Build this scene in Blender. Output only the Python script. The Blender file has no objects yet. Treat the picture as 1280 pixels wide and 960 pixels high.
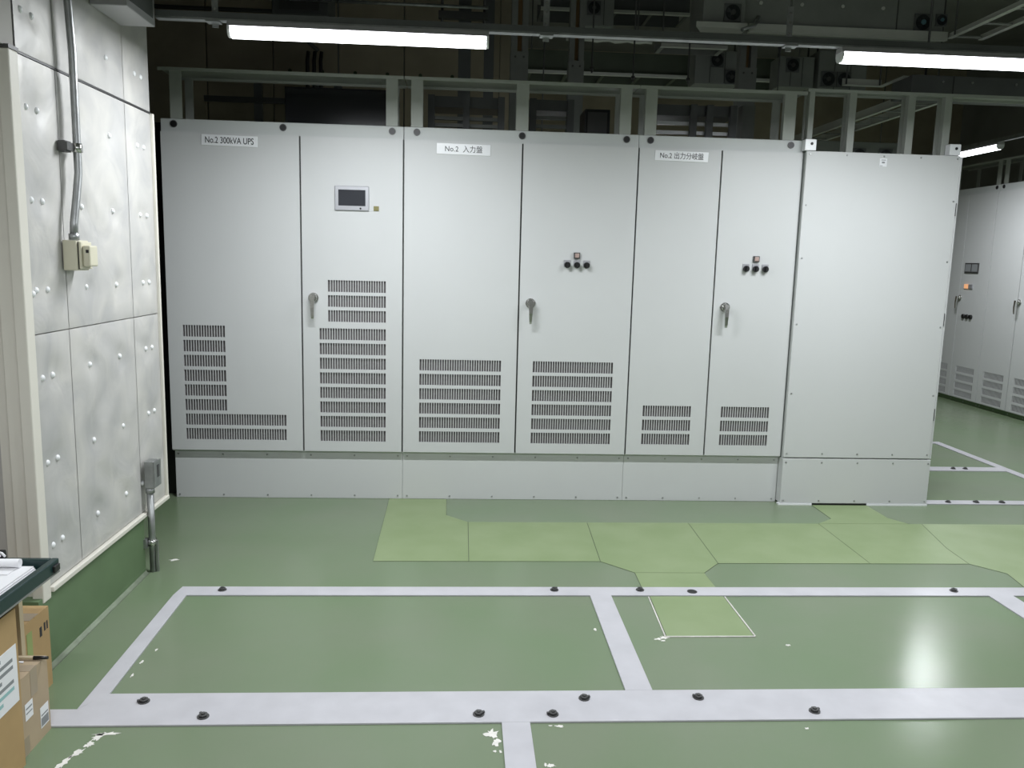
import bpy, bmesh, math, random
from mathutils import Vector, Matrix
random.seed(7)
sc = bpy.context.scene
COL = sc.collection

# ---------------------------------------------------------------- camera
cam_d = bpy.data.cameras.new('camera'); cam = bpy.data.objects.new('camera', cam_d); COL.objects.link(cam)
PITCH, YAW, ROLL = math.radians(8.638), math.radians(3.525), math.radians(1.459)
F = Vector((math.sin(YAW)*math.cos(PITCH), math.cos(YAW)*math.cos(PITCH), -math.sin(PITCH)))
Rt = Vector((math.cos(YAW), -math.sin(YAW), 0)); U = Rt.cross(F)
c, s = math.cos(ROLL), math.sin(ROLL)
RX, UX = c*Rt + s*U, -s*Rt + c*U
M = Matrix((RX, UX, -F)).transposed().to_4x4(); M.translation = Vector((1.8326, -5.1576, 1.5615))
cam.matrix_world = M
cam_d.sensor_fit = 'HORIZONTAL'; cam_d.sensor_width = 36.0; cam_d.lens = 1018.5/1280*36.0
cam_d.clip_start = 0.05; cam_d.clip_end = 60
sc.camera = cam

# ---------------------------------------------------------------- world / exposure
w = bpy.data.worlds.new('world'); sc.world = w; w.use_nodes = True
w.node_tree.nodes['Background'].inputs[0].default_value = (0.02, 0.02, 0.02, 1)
w.node_tree.nodes['Background'].inputs[1].default_value = 0.2
sc.view_settings.view_transform = 'Standard'; sc.view_settings.look = 'None'
sc.view_settings.gamma = 1.0; sc.view_settings.use_curve_mapping = False
sc.view_settings.exposure = 0.0
LAMP_WATT = 49.0       # light sent downwards by each LED bar
BAR_GLOW = 6.0        # glow of the bar's diffuser sides

# ---------------------------------------------------------------- materials
def mat(name, col, rough=0.5, metal=0.0, var=0.0, vscale=6.0, bump=0.0, bscale=40.0, emit=None, spec=0.5, col2=None, rvar=0.0):
    m = bpy.data.materials.new(name); m.use_nodes = True
    nt = m.node_tree; b = nt.nodes['Principled BSDF']
    b.inputs['Base Color'].default_value = (*col, 1)
    b.inputs['Roughness'].default_value = rough; b.inputs['Metallic'].default_value = metal
    b.inputs['Specular IOR Level'].default_value = spec
    if var > 0 or col2 or bump > 0 or rvar > 0:
        tc = nt.nodes.new('ShaderNodeTexCoord')
    if var > 0 or col2 or rvar > 0:
        n = nt.nodes.new('ShaderNodeTexNoise'); n.inputs['Scale'].default_value = vscale
        n.inputs['Detail'].default_value = 5; nt.links.new(tc.outputs['Object'], n.inputs['Vector'])
    if var > 0 or col2:
        r = nt.nodes.new('ShaderNodeValToRGB')
        r.color_ramp.elements[0].position = 0.32; r.color_ramp.elements[1].position = 0.68
        a = col2 if col2 else tuple(min(1, x*(1-var)) for x in col)
        bcol = col if col2 else tuple(min(1, x*(1+var)) for x in col)
        r.color_ramp.elements[0].color = (*a, 1); r.color_ramp.elements[1].color = (*bcol, 1)
        nt.links.new(n.outputs['Fac'], r.inputs['Fac']); nt.links.new(r.outputs['Color'], b.inputs['Base Color'])
    if rvar > 0:
        mr = nt.nodes.new('ShaderNodeMapRange'); mr.inputs['From Min'].default_value = 0.3; mr.inputs['From Max'].default_value = 0.7
        mr.inputs['To Min'].default_value = rough-rvar; mr.inputs['To Max'].default_value = rough+rvar
        nt.links.new(n.outputs['Fac'], mr.inputs['Value']); nt.links.new(mr.outputs['Result'], b.inputs['Roughness'])
    if bump > 0:
        n2 = nt.nodes.new('ShaderNodeTexNoise'); n2.inputs['Scale'].default_value = bscale; n2.inputs['Detail'].default_value = 4
        nt.links.new(tc.outputs['Object'], n2.inputs['Vector'])
        bp = nt.nodes.new('ShaderNodeBump'); bp.inputs['Strength'].default_value = bump; bp.inputs['Distance'].default_value = 0.01
        nt.links.new(n2.outputs['Fac'], bp.inputs['Height']); nt.links.new(bp.outputs['Normal'], b.inputs['Normal'])
    if emit:
        b.inputs['Emission Color'].default_value = (*emit[0], 1); b.inputs['Emission Strength'].default_value = emit[1]
    return m

M_CAB = mat('cabinet_paint', (0.585, 0.595, 0.595), 0.42, var=0.012, vscale=2.0, bump=0.02, bscale=400)
M_CABB = mat('cabinet_body_paint', (0.56, 0.585, 0.575), 0.45)
M_FRAME = mat('frame_paint', (0.36, 0.38, 0.345), 0.5, var=0.05)
M_GAPDK = mat('door_gap_dark', (0.045, 0.047, 0.045), 0.8)  # shade of the door gaps, put into dark strips behind them
M_VENTB = mat('vent_dark_backing', (0.135, 0.125, 0.128), 0.9, var=0.15, vscale=60)  # dark sheet stands in for the shaded interior behind the slots
M_CHROME = mat('chrome', (0.62, 0.62, 0.6), 0.22, 1.0)
M_STEEL = mat('galvanised_steel', (0.36, 0.37, 0.37), 0.42, 0.85, var=0.18, vscale=14)
M_DSTEEL = mat('dark_steel', (0.10, 0.10, 0.10), 0.5, 0.6)
M_BLACK = mat('black_plastic', (0.012, 0.012, 0.013), 0.4)
M_PLATE = mat('nameplate_white', (0.84, 0.85, 0.87), 0.25)
M_INK = mat('black_ink', (0.03, 0.03, 0.035), 0.6)
M_FLOOR = mat('green_floor_paint', (0.158, 0.219, 0.127), 0.21, var=0.0, col2=(0.181, 0.222, 0.148), vscale=1.7, bump=0.06, bscale=14, spec=0.32)
M_CURB = mat('green_curb_paint', (0.115, 0.18, 0.09), 0.5, var=0.08, vscale=5)
M_DUST = mat('dusty_edge', (0.21, 0.25, 0.18), 0.7, var=0.12, vscale=20)
M_STRIPE = mat('grey_line_paint', (0.50, 0.495, 0.525), 0.32, var=0.05, vscale=9, bump=0.05, bscale=60)
M_CHIP = mat('chipped_paint', (0.72, 0.70, 0.66), 0.8, var=0.08, vscale=50)
M_JOINT = mat('plate_joint', (0.07, 0.09, 0.055), 0.9)
M_CONC = mat('brown_concrete', (0.34, 0.295, 0.215), 0.85, var=0.22, vscale=1.6, bump=0.2, bscale=12)
M_CONCD = mat('grey_concrete', (0.24, 0.24, 0.23), 0.9, var=0.15, vscale=1.5)
M_CREAM = mat('cream_paint', (0.68, 0.655, 0.585), 0.45, var=0.02)
M_IVORY = mat('ivory_plastic', (0.62, 0.59, 0.46), 0.4)
M_WALLP = mat('painted_wall', (0.42, 0.405, 0.38), 0.7, var=0.04)
M_CARD = mat('cardboard', (0.43, 0.29, 0.135), 0.8, var=0.06, vscale=8)
M_CARD2 = mat('pale_cardboard', (0.43, 0.335, 0.225), 0.8, var=0.05, vscale=8)
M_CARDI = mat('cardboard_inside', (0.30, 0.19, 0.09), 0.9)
M_TAPE = mat('packing_tape', (0.36, 0.29, 0.21), 0.35)
M_PAPER = mat('white_paper', (0.80, 0.80, 0.82), 0.6)
M_GREYINK = mat('grey_print', (0.25, 0.26, 0.27), 0.7)
M_TEALINK = mat('teal_print', (0.30, 0.50, 0.50), 0.7)
M_GREENINK = mat('green_print', (0.29, 0.35, 0.13), 0.7)
M_TRAY = mat('dark_green_enamel', (0.008, 0.030, 0.030), 0.35)
M_BEIGE = mat('beige_enamel', (0.50, 0.41, 0.27), 0.5)
M_DUCT = mat('grey_duct_paint', (0.21, 0.22, 0.205), 0.55, var=0.06)
M_DUCTD = mat('dark_duct_paint', (0.10, 0.105, 0.105), 0.55, var=0.1)
M_TRAYG = mat('dark_green_tray', (0.07, 0.085, 0.06), 0.6, var=0.1)
M_PALE = mat('pale_flange', (0.50, 0.51, 0.47), 0.5, var=0.05)
M_FANB = mat('fan_plastic', (0.015, 0.018, 0.02), 0.4)
M_FANC = mat('fan_hub_teal', (0.10, 0.20, 0.24), 0.4)
M_GLOSSB = mat('glossy_black_sheet', (0.012, 0.013, 0.015), 0.16)
M_SCREEN = mat('dark_screen', (0.045, 0.047, 0.055), 0.12)
M_BEZEL = mat('silver_bezel', (0.45, 0.455, 0.48), 0.35, 0.5)
M_OLIVE = mat('olive_key_plate', (0.22, 0.20, 0.07), 0.5)
M_PINK = mat('pilot_lamp_pink', (0.42, 0.31, 0.28), 0.3)
M_ORANGE = mat('pilot_lamp_orange', (0.8, 0.38, 0.18), 0.3, emit=((1.0, 0.5, 0.25), 0.5))
M_CAP = mat('white_pin_cap', (0.78, 0.79, 0.80), 0.3)
M_BUSHC = mat('insulated_pipe_foil', (0.58, 0.58, 0.55), 0.45, 0.3, bump=0.6, bscale=60)
M_LED = mat('led_diffuser', (0.9, 0.9, 0.9), 0.4, emit=((0.93, 0.965, 1.0), BAR_GLOW))
M_HOUS = mat('lamp_housing', (0.40, 0.39, 0.41), 0.4)

# quilted foil: aluminium faced glass cloth, soft creases
def foil_mat():
    m = bpy.data.materials.new('foil_faced_insulation'); m.use_nodes = True
    nt = m.node_tree; b = nt.nodes['Principled BSDF']; tc = nt.nodes.new('ShaderNodeTexCoord')
    n = nt.nodes.new('ShaderNodeTexNoise'); n.inputs['Scale'].default_value = 5; n.inputs['Detail'].default_value = 4; n.inputs['Distortion'].default_value = 0.8
    r = nt.nodes.new('ShaderNodeValToRGB'); r.color_ramp.elements[0].position = 0.3; r.color_ramp.elements[1].position = 0.72
    r.color_ramp.elements[0].color = (0.455, 0.45, 0.445, 1); r.color_ramp.elements[1].color = (0.60, 0.583, 0.55, 1)
    n2 = nt.nodes.new('ShaderNodeTexNoise'); n2.inputs['Scale'].default_value = 5; n2.inputs['Detail'].default_value = 3; n2.inputs['Distortion'].default_value = 1.0
    bp = nt.nodes.new('ShaderNodeBump'); bp.inputs['Strength'].default_value = 0.42; bp.inputs['Distance'].default_value = 0.012
    for nn in (n, n2): nt.links.new(tc.outputs['Object'], nn.inputs['Vector'])
    nt.links.new(n.outputs['Fac'], r.inputs['Fac']); nt.links.new(r.outputs['Color'], b.inputs['Base Color'])
    n3 = nt.nodes.new('ShaderNodeTexNoise'); n3.noise_type = 'RIDGED_MULTIFRACTAL'; n3.inputs['Scale'].default_value = 4.5; n3.inputs['Detail'].default_value = 2; n3.inputs['Distortion'].default_value = 0.6
    nt.links.new(tc.outputs['Object'], n3.inputs['Vector'])
    bp3 = nt.nodes.new('ShaderNodeBump'); bp3.inputs['Strength'].default_value = 0.40; bp3.inputs['Distance'].default_value = 0.006
    nt.links.new(n3.outputs['Fac'], bp3.inputs['Height']); nt.links.new(bp3.outputs['Normal'], bp.inputs['Normal'])
    nt.links.new(n2.outputs['Fac'], bp.inputs['Height']); nt.links.new(bp.outputs['Normal'], b.inputs['Normal'])
    b.inputs['Metallic'].default_value = 0.15; b.inputs['Roughness'].default_value = 0.5
    return m
M_FOIL = foil_mat()

# chequer plate: lighter green paint with raised diamond pattern
def chequer_mat():
    m = bpy.data.materials.new('green_chequer_plate'); m.use_nodes = True
    nt = m.node_tree; b = nt.nodes['Principled BSDF']; tc = nt.nodes.new('ShaderNodeTexCoord')
    mp = nt.nodes.new('ShaderNodeMapping'); mp.inputs['Rotation'].default_value = (0, 0, math.radians(45))
    br = nt.nodes.new('ShaderNodeTexBrick'); br.inputs['Scale'].default_value = 30; br.inputs['Mortar Size'].default_value = 0.012
    br.inputs['Brick Width'].default_value = 0.9; br.inputs['Row Height'].default_value = 0.45
    n = nt.nodes.new('ShaderNodeTexNoise'); n.inputs['Scale'].default_value = 4; n.inputs['Detail'].default_value = 5
    r = nt.nodes.new('ShaderNodeValToRGB'); r.color_ramp.elements[0].position = 0.35; r.color_ramp.elements[1].position = 0.65
    r.color_ramp.elements[0].color = (0.21, 0.278, 0.135, 1); r.color_ramp.elements[1].color = (0.24, 0.305, 0.16, 1)
    bp = nt.nodes.new('ShaderNodeBump'); bp.inputs['Strength'].default_value = 0.25; bp.inputs['Distance'].default_value = 0.004
    nt.links.new(tc.outputs['Object'], mp.inputs['Vector']); nt.links.new(mp.outputs['Vector'], br.inputs['Vector'])
    nt.links.new(tc.outputs['Object'], n.inputs['Vector']); nt.links.new(n.outputs['Fac'], r.inputs['Fac'])
    nt.links.new(r.outputs['Color'], b.inputs['Base Color']); nt.links.new(br.outputs['Fac'], bp.inputs['Height'])
    nt.links.new(bp.outputs['Normal'], b.inputs['Normal']); b.inputs['Roughness'].default_value = 0.48
    return m
M_CHEQ = chequer_mat()

# ---------------------------------------------------------------- mesh helpers
class MB:
    def __init__(self): self.v = []; self.f = []; self.smooth = set()
    def face(self, pts): 
        i = len(self.v); self.v += [tuple(p) for p in pts]; self.f.append(tuple(range(i, i+len(pts)))); return self
    def box(self, x0, x1, y0, y1, z0, z1):
        i = len(self.v)
        self.v += [(x0,y0,z0),(x1,y0,z0),(x1,y1,z0),(x0,y1,z0),(x0,y0,z1),(x1,y0,z1),(x1,y1,z1),(x0,y1,z1)]
        for q in ((0,3,2,1),(4,5,6,7),(0,1,5,4),(1,2,6,5),(2,3,7,6),(3,0,4,7)): self.f.append(tuple(i+k for k in q))
        return self
    def prism(self, pts, z0, z1):       # polygon in xy, extruded in z
        n = len(pts); i = len(self.v)
        a = sum(pts[k][0]*pts[(k+1)%n][1]-pts[(k+1)%n][0]*pts[k][1] for k in range(n))
        if a < 0: pts = pts[::-1]
        self.v += [(p[0],p[1],z0) for p in pts] + [(p[0],p[1],z1) for p in pts]
        self.f.append(tuple(i+k for k in range(n))[::-1]); self.f.append(tuple(i+n+k for k in range(n)))
        for k in range(n): self.f.append((i+k, i+(k+1)%n, i+n+(k+1)%n, i+n+k))
        return self
    def loft(self, rings, caps=True, smooth=True):
        n = len(rings[0]); i = len(self.v); f0 = len(self.f)
        for r in rings: self.v += [tuple(p) for p in r]
        for a in range(len(rings)-1):
            for k in range(n):
                if smooth: self.smooth.add(len(self.f))
                self.f.append((i+a*n+k, i+a*n+(k+1)%n, i+(a+1)*n+(k+1)%n, i+(a+1)*n+k))
        if caps:
            self.f.append(tuple(i+k for k in range(n))[::-1]); self.f.append(tuple(i+(len(rings)-1)*n+k for k in range(n)))
        return self
    def tube(self, pts, r, n=12):
        pts = [Vector(p) for p in pts]; rings = []
        t0 = (pts[1]-pts[0]).normalized()
        ref = Vector((0,0,1)) if abs(t0.z) < 0.9 else Vector((1,0,0))
        u = t0.cross(ref).normalized()
        for k, p in enumerate(pts):
            a = pts[max(k-1,0)]; b = pts[min(k+1,len(pts)-1)]; t = (b-a).normalized()
            u = (u - t*u.dot(t)).normalized(); v = t.cross(u)
            rr = r[k] if isinstance(r, (list, tuple)) else r
            rings.append([p + rr*(math.cos(2*math.pi*j/n)*u + math.sin(2*math.pi*j/n)*v) for j in range(n)])
        return self.loft(rings)
    def cyl(self, a, b, r, n=16, r2=None): return self.tube([a, b], [r, r if r2 is None else r2], n)
    def build(self, name, m, parent=None, loc=None):
        me = bpy.data.meshes.new(name); me.from_pydata(self.v, [], self.f); me.validate()
        b = bmesh.new(); b.from_mesh(me); bmesh.ops.recalc_face_normals(b, faces=b.faces); b.to_mesh(me); b.free()
        if self.smooth:
            for k in self.smooth:
                if k < len(me.polygons): me.polygons[k].use_smooth = True
        return link(name, me, m, parent, loc)
def link(name, me, m, parent=None, loc=None):
    o = bpy.data.objects.new(name, me); COL.objects.link(o)
    if m and not me.materials: me.materials.append(m)
    if parent: o.parent = parent
    if loc: o.location = loc
    return o
def thing(name, label, cat, loc=(0,0,0), rz=0, group=None):
    o = bpy.data.objects.new(name, None); COL.objects.link(o); o.empty_display_size = 0.1
    o.location = loc; o.rotation_euler = (0,0,rz); return tag(o, label, cat, group)
def tag(o, label, cat, group=None):
    o['label'] = label; o['category'] = cat
    if group: o['group'] = group
    return o
def struct(o, label=None, cat=None):
    o['kind'] = 'structure'
    if label: o['label'] = label
    if cat: o['category'] = cat
    return o
def bevel(o, w=0.004, seg=2):
    md = o.modifiers.new('bevel', 'BEVEL'); md.width = w; md.segments = seg; md.limit_method = 'ANGLE'; return o
def text_mesh(s, size, spacing=1.0, fat=0.0):
    cu = bpy.data.curves.new('t', 'FONT'); cu.body = s; cu.size = size; cu.space_character = spacing
    cu.align_x = 'CENTER'; cu.align_y = 'CENTER'; cu.extrude = 0.0004; cu.offset = fat
    o = bpy.data.objects.new('t', cu); COL.objects.link(o)
    dg = bpy.context.evaluated_depsgraph_get(); me = bpy.data.meshes.new_from_object(o.evaluated_get(dg))
    bpy.data.objects.remove(o); bpy.data.curves.remove(cu)
    me.materials.clear()
    me.transform(Matrix.Rotation(math.pi/2, 4, 'X'))
    return me

# ---------------------------------------------------------------- room shell
floor = struct(MB().box(-2.2, 9.3, -7.6, 7.2, -0.12, 0).build('floor', M_FLOOR), 'green painted concrete floor with pale grey marking lines', 'floor')
ceiling = struct(MB().box(-2.2, 9.3, -7.6, 7.2, 4.6, 4.75).build('ceiling', M_CONCD), 'dark grey concrete ceiling high above the cable racks', 'ceiling')
wall_front = struct(MB().box(-2.2, 9.3, -7.75, -7.6, 0, 4.6).build('wall_front', M_WALLP), 'plain painted wall behind the viewer', 'wall')
wall_right = struct(MB().box(9.3, 9.45, -7.6, 7.2, 0, 4.6).build('wall_right', M_CONCD), 'grey concrete wall behind the far right cabinets', 'wall')
wall_far = struct(MB().box(2.15, 9.3, 7.2, 7.35, 0, 4.6).build('wall_far', M_CONC), 'far brown concrete wall seen through the cable racks', 'wall')
wall_corner = struct(MB().box(-2.35, -2.2, -7.6, 3.2, 0, 4.6).build('wall_corner', M_CONCD), 'dark concrete wall hidden beyond the insulated partition', 'wall')
# concrete wall behind the cabinets: cast panels with tie holes
wall_back = bpy.data.objects.new('wall_back', None); COL.objects.link(wall_back)
struct(wall_back, 'brown concrete wall behind the cabinet row with cast joints', 'wall')
MB().box(-2.2, 2.15, 3.23, 3.38, 0, 4.6).build('wall_core', M_CONCD, wall_back)
xs = [-2.2, -1.95, -1.3, -0.67, -0.04, 0.585, 1.215, 1.845, 2.15]
hole = MB().cyl((0, 0.004, 0), (0, -0.003, 0), 0.018, 10)
hole_me = hole.build('tie_hole', M_JOINT, wall_back, (0, 3.195, 1.0)).data
for k in range(8):
    p = bevel(MB().box(xs[k]+0.006, xs[k+1]-0.006, 3.2, 3.23, 0, 4.6).build('concrete_panel', M_CONC, wall_back), 0.005, 1)
    if k > 3 and k < 7:
        for dx in (0.16, 0.47):
            for z in (3.32, 3.78): link('tie_hole', hole_me, None, wall_back, (xs[k]+dx, 3.2, z))
struct(MB().box(2.15, 2.3, 3.2, 7.2, 0, 4.6).build('wall_return', M_CONC), 'end return of the brown concrete wall', 'wall')

# ---- floor markings (thin paint), plates, bolts: parts of the floor
def stripe(pts, z=0.006): MB().prism(pts, 0.0005, z).build('floor_stripe', M_STRIPE, floor)
def rect(x0, x1, y0, y1): return [(x0,y0),(x1,y0),(x1,y1),(x0,y1)]
stripe([(0.525,-1.53),(6.6,-1.535),(6.6,-1.436),(0.535,-1.431)])
stripe([(0.30,-2.591),(6.6,-2.591),(6.6,-2.39),(0.602,-2.39),(0.602,-2.388),(0.535,-2.49),(0.30,-2.49)])
stripe([(0.535,-2.488),(0.602,-2.389),(0.585,-1.53),(0.525,-1.53)])
stripe(rect(2.4507, 2.5515, -2.389, -1.531))
stripe(rect(4.408, 4.53, -2.389, -1.533))
stripe(rect(1.985, 2.0816, -4.6, -2.592))
stripe(rect(4.97, 7.2, -0.01, 0.075))
stripe(rect(4.97, 6.15, 0.89, 1.01))
stripe(rect(6.15, 6.225, 0.076, 1.95)); stripe(rect(6.15, 6.225, -1.43, -0.011)); stripe(rect(5.6, 6.149, 1.88, 1.95))
def inset(pts, d):
    cx = sum(p[0] for p in pts)/len(pts); cy = sum(p[1] for p in pts)/len(pts); out = []
    n = len(pts); a = sum(pts[k][0]*pts[(k+1)%n][1]-pts[(k+1)%n][0]*pts[k][1] for k in range(n))
    if a < 0: pts = pts[::-1]
    for k in range(n):
        p0, p1, p2 = Vector(pts[k-1]), Vector(pts[k]), Vector(pts[(k+1)%n])
        e1 = (p1-p0).normalized(); e2 = (p2-p1).normalized()
        n1 = Vector((-e1.y, e1.x)); n2 = Vector((-e2.y, e2.x)); m = (n1+n2)
        m = m/max(0.3, (1+n1.dot(n2)))
        out.append(tuple(p1 + m*d))
    return out
plates = [
 [(1.367,0.03),(1.742,0.03),(1.748,-0.31),(1.88,-0.441),(1.881,-1.086),(1.384,-1.089)],
 [(1.88,-0.441),(2.60,-0.437),(2.575,-1.083),(1.881,-1.086)],
 [(2.60,-0.437),(3.223,-0.434),(3.2,-1.105),(3.087,-1.24),(2.725,-1.238),(2.575,-1.083)],
 [(3.223,-0.434),(4.04,-0.432),(4.031,-1.104),(3.2,-1.105)],
 [(2.725,-1.238),(3.087,-1.24),(3.09,-1.43),(2.72,-1.43)],
 [(2.735,-1.532),(3.092,-1.532),(3.093,-1.95),(2.713,-1.95)],
 [(4.04,-0.432),(4.164,-0.335),(4.164,-0.046),(4.541,-0.046),(4.546,-0.316),(4.62,-0.43)],
 [(4.04,-0.432),(4.70,-0.43),(4.60,-0.865),(4.58,-1.104),(4.031,-1.104)],
 [(4.70,-0.43),(6.14,-0.43),(6.14,-1.43),(4.665,-1.43),(4.70,-1.24),(4.58,-1.104),(4.60,-0.865)]]
for p in plates:
    pl = MB().prism(inset(p, 0.0018), 0.0009, 0.0022).build('floor_plate', M_CHEQ, floor)
    MB().prism(inset(p, 0.0), 0.0002, 0.0012).build('plate_joint', M_JOINT, floor)
# bright worn rims around the hatch
for a, b in (((2.711,-1.953),(3.096,-1.953)), ((3.097,-1.952),(3.096,-1.54)), ((2.708,-1.952),(2.729,-1.54))):
    MB().tube([(a[0],a[1],0.002),(b[0],b[1],0.002)], 0.0035, 6).build('hatch_rim', M_CHIP, floor)
# anchor bolts
bm_b = MB().cyl((0,0,0.0), (0,0,0.003), 0.020, 14).cyl((0,0,0.003), (0,0,0.011), 0.0145, 6).cyl((0,0,0.011), (0,0,0.015), 0.007, 8)
bm_b.box(0.006, 0.022, -0.004, 0.004, 0.003, 0.009)
bolt_me = None
for k, (x, y) in enumerate([(0.73,-1.472),(2.288,-1.47),(2.703,-1.469),(4.265,-1.476),(0.741,-2.444),(0.974,-2.543),(1.907,-2.543),(2.165,-2.547),(2.289,-2.445),(2.708,-2.445),(3.099,-2.541),(5.15,0.03),(5.35,0.03),(5.53,0.03),(5.75,0.95),(5.85,0.95)]):
    if bolt_me is None: o = bm_b.build('anchor_bolt', M_DSTEEL, floor, (x,y,0.006)); bolt_me = o.data
    else: o = link('anchor_bolt', bolt_me, None, floor, (x,y,0.006))
    o.rotation_euler.z = random.uniform(0, 6.28)
MB().cyl((2.953,-1.487,0.006),(2.953,-1.487,0.0075), 0.024, 14).build('bolt_hole', M_BLACK, floor)
# chipped paint patches
def chip(cx, cy, rx, ry, ang=0, n=22, jit=0.5):
    pts = []
    for k in range(n):
        t = 2*math.pi*k/n; r = 1 + random.uniform(-jit, jit)
        x, y = rx*r*math.cos(t), ry*r*math.sin(t)
        pts.append((cx + x*math.cos(ang)-y*math.sin(ang), cy + x*math.sin(ang)+y*math.cos(ang)))
    MB().prism(pts, 0.0002, 0.0011).build('paint_chip', M_CHIP, floor)
for a in [(0.690,-2.632,0.034,0.009,0.05),(0.672,-2.648,0.012,0.022,-0.3),(0.664,-2.690,0.012,0.014,0),(0.648,-2.735,0.012,0.022,-0.4),(0.630,-2.785,0.011,0.03,-0.2),(0.617,-2.84,0.012,0.03,-0.2),
          (1.950,-2.652,0.021,0.022,0),(1.961,-2.70,0.013,0.016,0),(1.956,-2.75,0.005,0.005,0),(1.974,-2.752,0.004,0.006,0),(2.130,-2.828,0.012,0.009,0),(2.112,-2.823,0.004,0.008,0),(2.180,-2.612,0.013,0.006,0),(2.15,-2.608,0.006,0.003,0),
          (2.672,-1.970,0.016,0.008,0),(2.705,-1.958,0.018,0.014,0),(2.69,-1.985,0.010,0.006,0),(0.371,-1.076,0.02,0.012,0),(3.03,-2.64,0.008,0.005,0),(2.42,-1.88,0.006,0.01,0),(0.62,-2.15,0.005,0.012,0),(0.64,-2.05,0.004,0.01,0),(0.625,-2.25,0.004,0.012,0),(3.21,-2.03,0.01,0.007,0)]:
    chip(*a)

# ---------------------------------------------------------------- left insulated partition
wl = bpy.data.objects.new('wall_left', None); COL.objects.link(wl)
struct(wl, 'quilted silver insulation partition with white pin caps on the left', 'wall')
MB().box(0.16, 0.285, -2.15, -0.95, 0.285, 4.6).build('partition_core', M_WALLP, wl)
MB().box(0.10, 0.29, -4.6, -2.152, 2.23, 4.6).build('header_panel', M_WALLP, wl)
ROWS = [2.372, 2.05, 1.73, 1.41, 1.09, 0.77, 0.45]; YC = [-2.10, -2.02, -1.71, -1.415, -1.11, -1.035]
caps = [(y, z) for z in ROWS for y in YC]
caps = [(-1.238 if (z == 0.45 and y == -1.11) else y, z) for (y, z) in caps if not (z == 0.45 and y == -1.035)]
caps += [(y, 2.70) for y in YC] + [(-2.125, 1.398)]
def dome():
    m = MB(); rings = []
    for k in range(5):
        a = k/4*math.pi/2; rings.append([(0.011*math.sin(a)*0.9, 0.0125*math.cos(a)*math.cos(2*math.pi*j/12)+0.0001*math.cos(2*math.pi*j/12), 0.0125*math.cos(a)*math.sin(2*math.pi*j/12)+0.0001*math.sin(2*math.pi*j/12)) for j in range(12)])
    return m.loft(rings)
cap_me = None
for (ya, yb) in ((-2.15,-1.88),(-1.88,-1.25),(-1.25,-0.93)):
    for (za, zb) in ((0.305,1.252),(1.252,2.22),(2.228,3.3)):
        if yb == -0.93 and za < 2: yb = -0.945
        ny = max(8, int((yb-ya)/0.022)); nz = int((zb-za)/0.022)
        g = 0.002; vs = []; fs = []
        mine = [c for c in caps if ya-0.0 <= c[0] < yb and za <= c[1] < zb]
        def hgt(y, z):
            d = 0.011
            for (cy, cz) in caps:
                r2 = (y-cy)**2 + (z-cz)**2
                if r2 < 0.09: d -= 0.010*math.exp(-r2/0.0022) + 0.004*math.exp(-abs(y-cy-0.25*(z-cz)*math.sin(cz*37))/0.012)*math.exp(-r2/0.012)
            d += 0.0025*math.sin(23*y+7*z+3*math.sin(11*z)) + 0.002*math.sin(17*z-9*y)
            e = min(y-ya, yb-y, z-za, zb-z); d = d*(1-math.exp(-max(e,0)/0.06)) + 0.008*math.exp(-max(e,0)/0.06) - 0.003*math.exp(-max(e,0)/0.006)
            return max(d, 0.0)
        for i in range(ny+1):
            for j in range(nz+1):
                y = ya+g + (yb-ya-2*g)*i/ny; z = za+g + (zb-za-2*g)*j/nz
                vs.append((0.288 + hgt(y, z), y, z))
        for i in range(ny):
            for j in range(nz):
                a = i*(nz+1)+j; fs.append((a, a+nz+1, a+nz+2, a+1))
        m = MB(); m.v = vs; m.f = fs; m.smooth = set(range(len(fs)))
        m.box(0.2855, 0.2875, ya+g, yb-g, za+g, zb-g)
        p = m.build('insulation_panel', M_FOIL, wl)
        for (cy, cz) in mine:
            x = 0.288 + hgt(cy, cz)
            if cap_me is None: o = dome().build('pin_cap', M_CAP, p, (x, cy, cz)); cap_me = o.data
            else: link('pin_cap', cap_me, None, p, (x, cy, cz))
bevel(MB().box(0.155, 0.312, -2.15, -0.93, 0.283, 0.303).build('bottom_trim', M_CREAM, wl), 0.003)
bevel(MB().box(0.155, 0.308, -0.945, -0.928, 0.283, 2.222).build('edge_trim', M_CREAM, wl), 0.003)
MB().box(0.286, 0.296, -2.2, -0.94, 2.2205, 2.2275).build('joint_strip', M_DSTEEL, wl)
# end post of the partition (stepped channel)
bevel(MB().box(0.262, 0.303, -2.21, -2.152, 0.262, 2.22).build('post_face', M_CREAM, wl), 0.004)
bevel(MB().box(0.205, 0.262, -2.19, -2.152, 0.262, 2.22).build('post_step', M_CREAM, wl), 0.004)
MB().box(0.165, 0.205, -2.17, -2.152, 0.262, 2.22).build('post_back', M_CREAM, wl)
MB().box(-0.019, 0.164, -2.166, -2.153, 0.0, 2.22).build('end_sheet', M_WALLP, wl)
MB().box(0.16, 0.306, -2.215, -2.152, 2.22, 2.232).build('post_notch', M_DSTEEL, wl)
curb = bpy.data.objects.new('trim_1', None); COL.objects.link(curb); struct(curb, 'dark green concrete kerb under the insulated partition', 'kerb')
MB().box(0.10, 0.299, -2.24, -1.25, 0.03, 0.282).build('kerb_block', M_CURB, curb)
cv = MB(); prof = [(0.30, 0.0), (0.318, 0.0005), (0.311, 0.002), (0.305, 0.006), (0.3005, 0.014), (0.30, 0.014)]
cv.loft([[(x, y, z) for x, z in prof] for y in (-2.24, -1.25)]); cv.build('kerb_cove', M_DUST, curb)
MB().box(0.10, 0.30, -2.24, -1.25, 0.0, 0.03).build('kerb_foot', M_CURB, curb)
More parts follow.
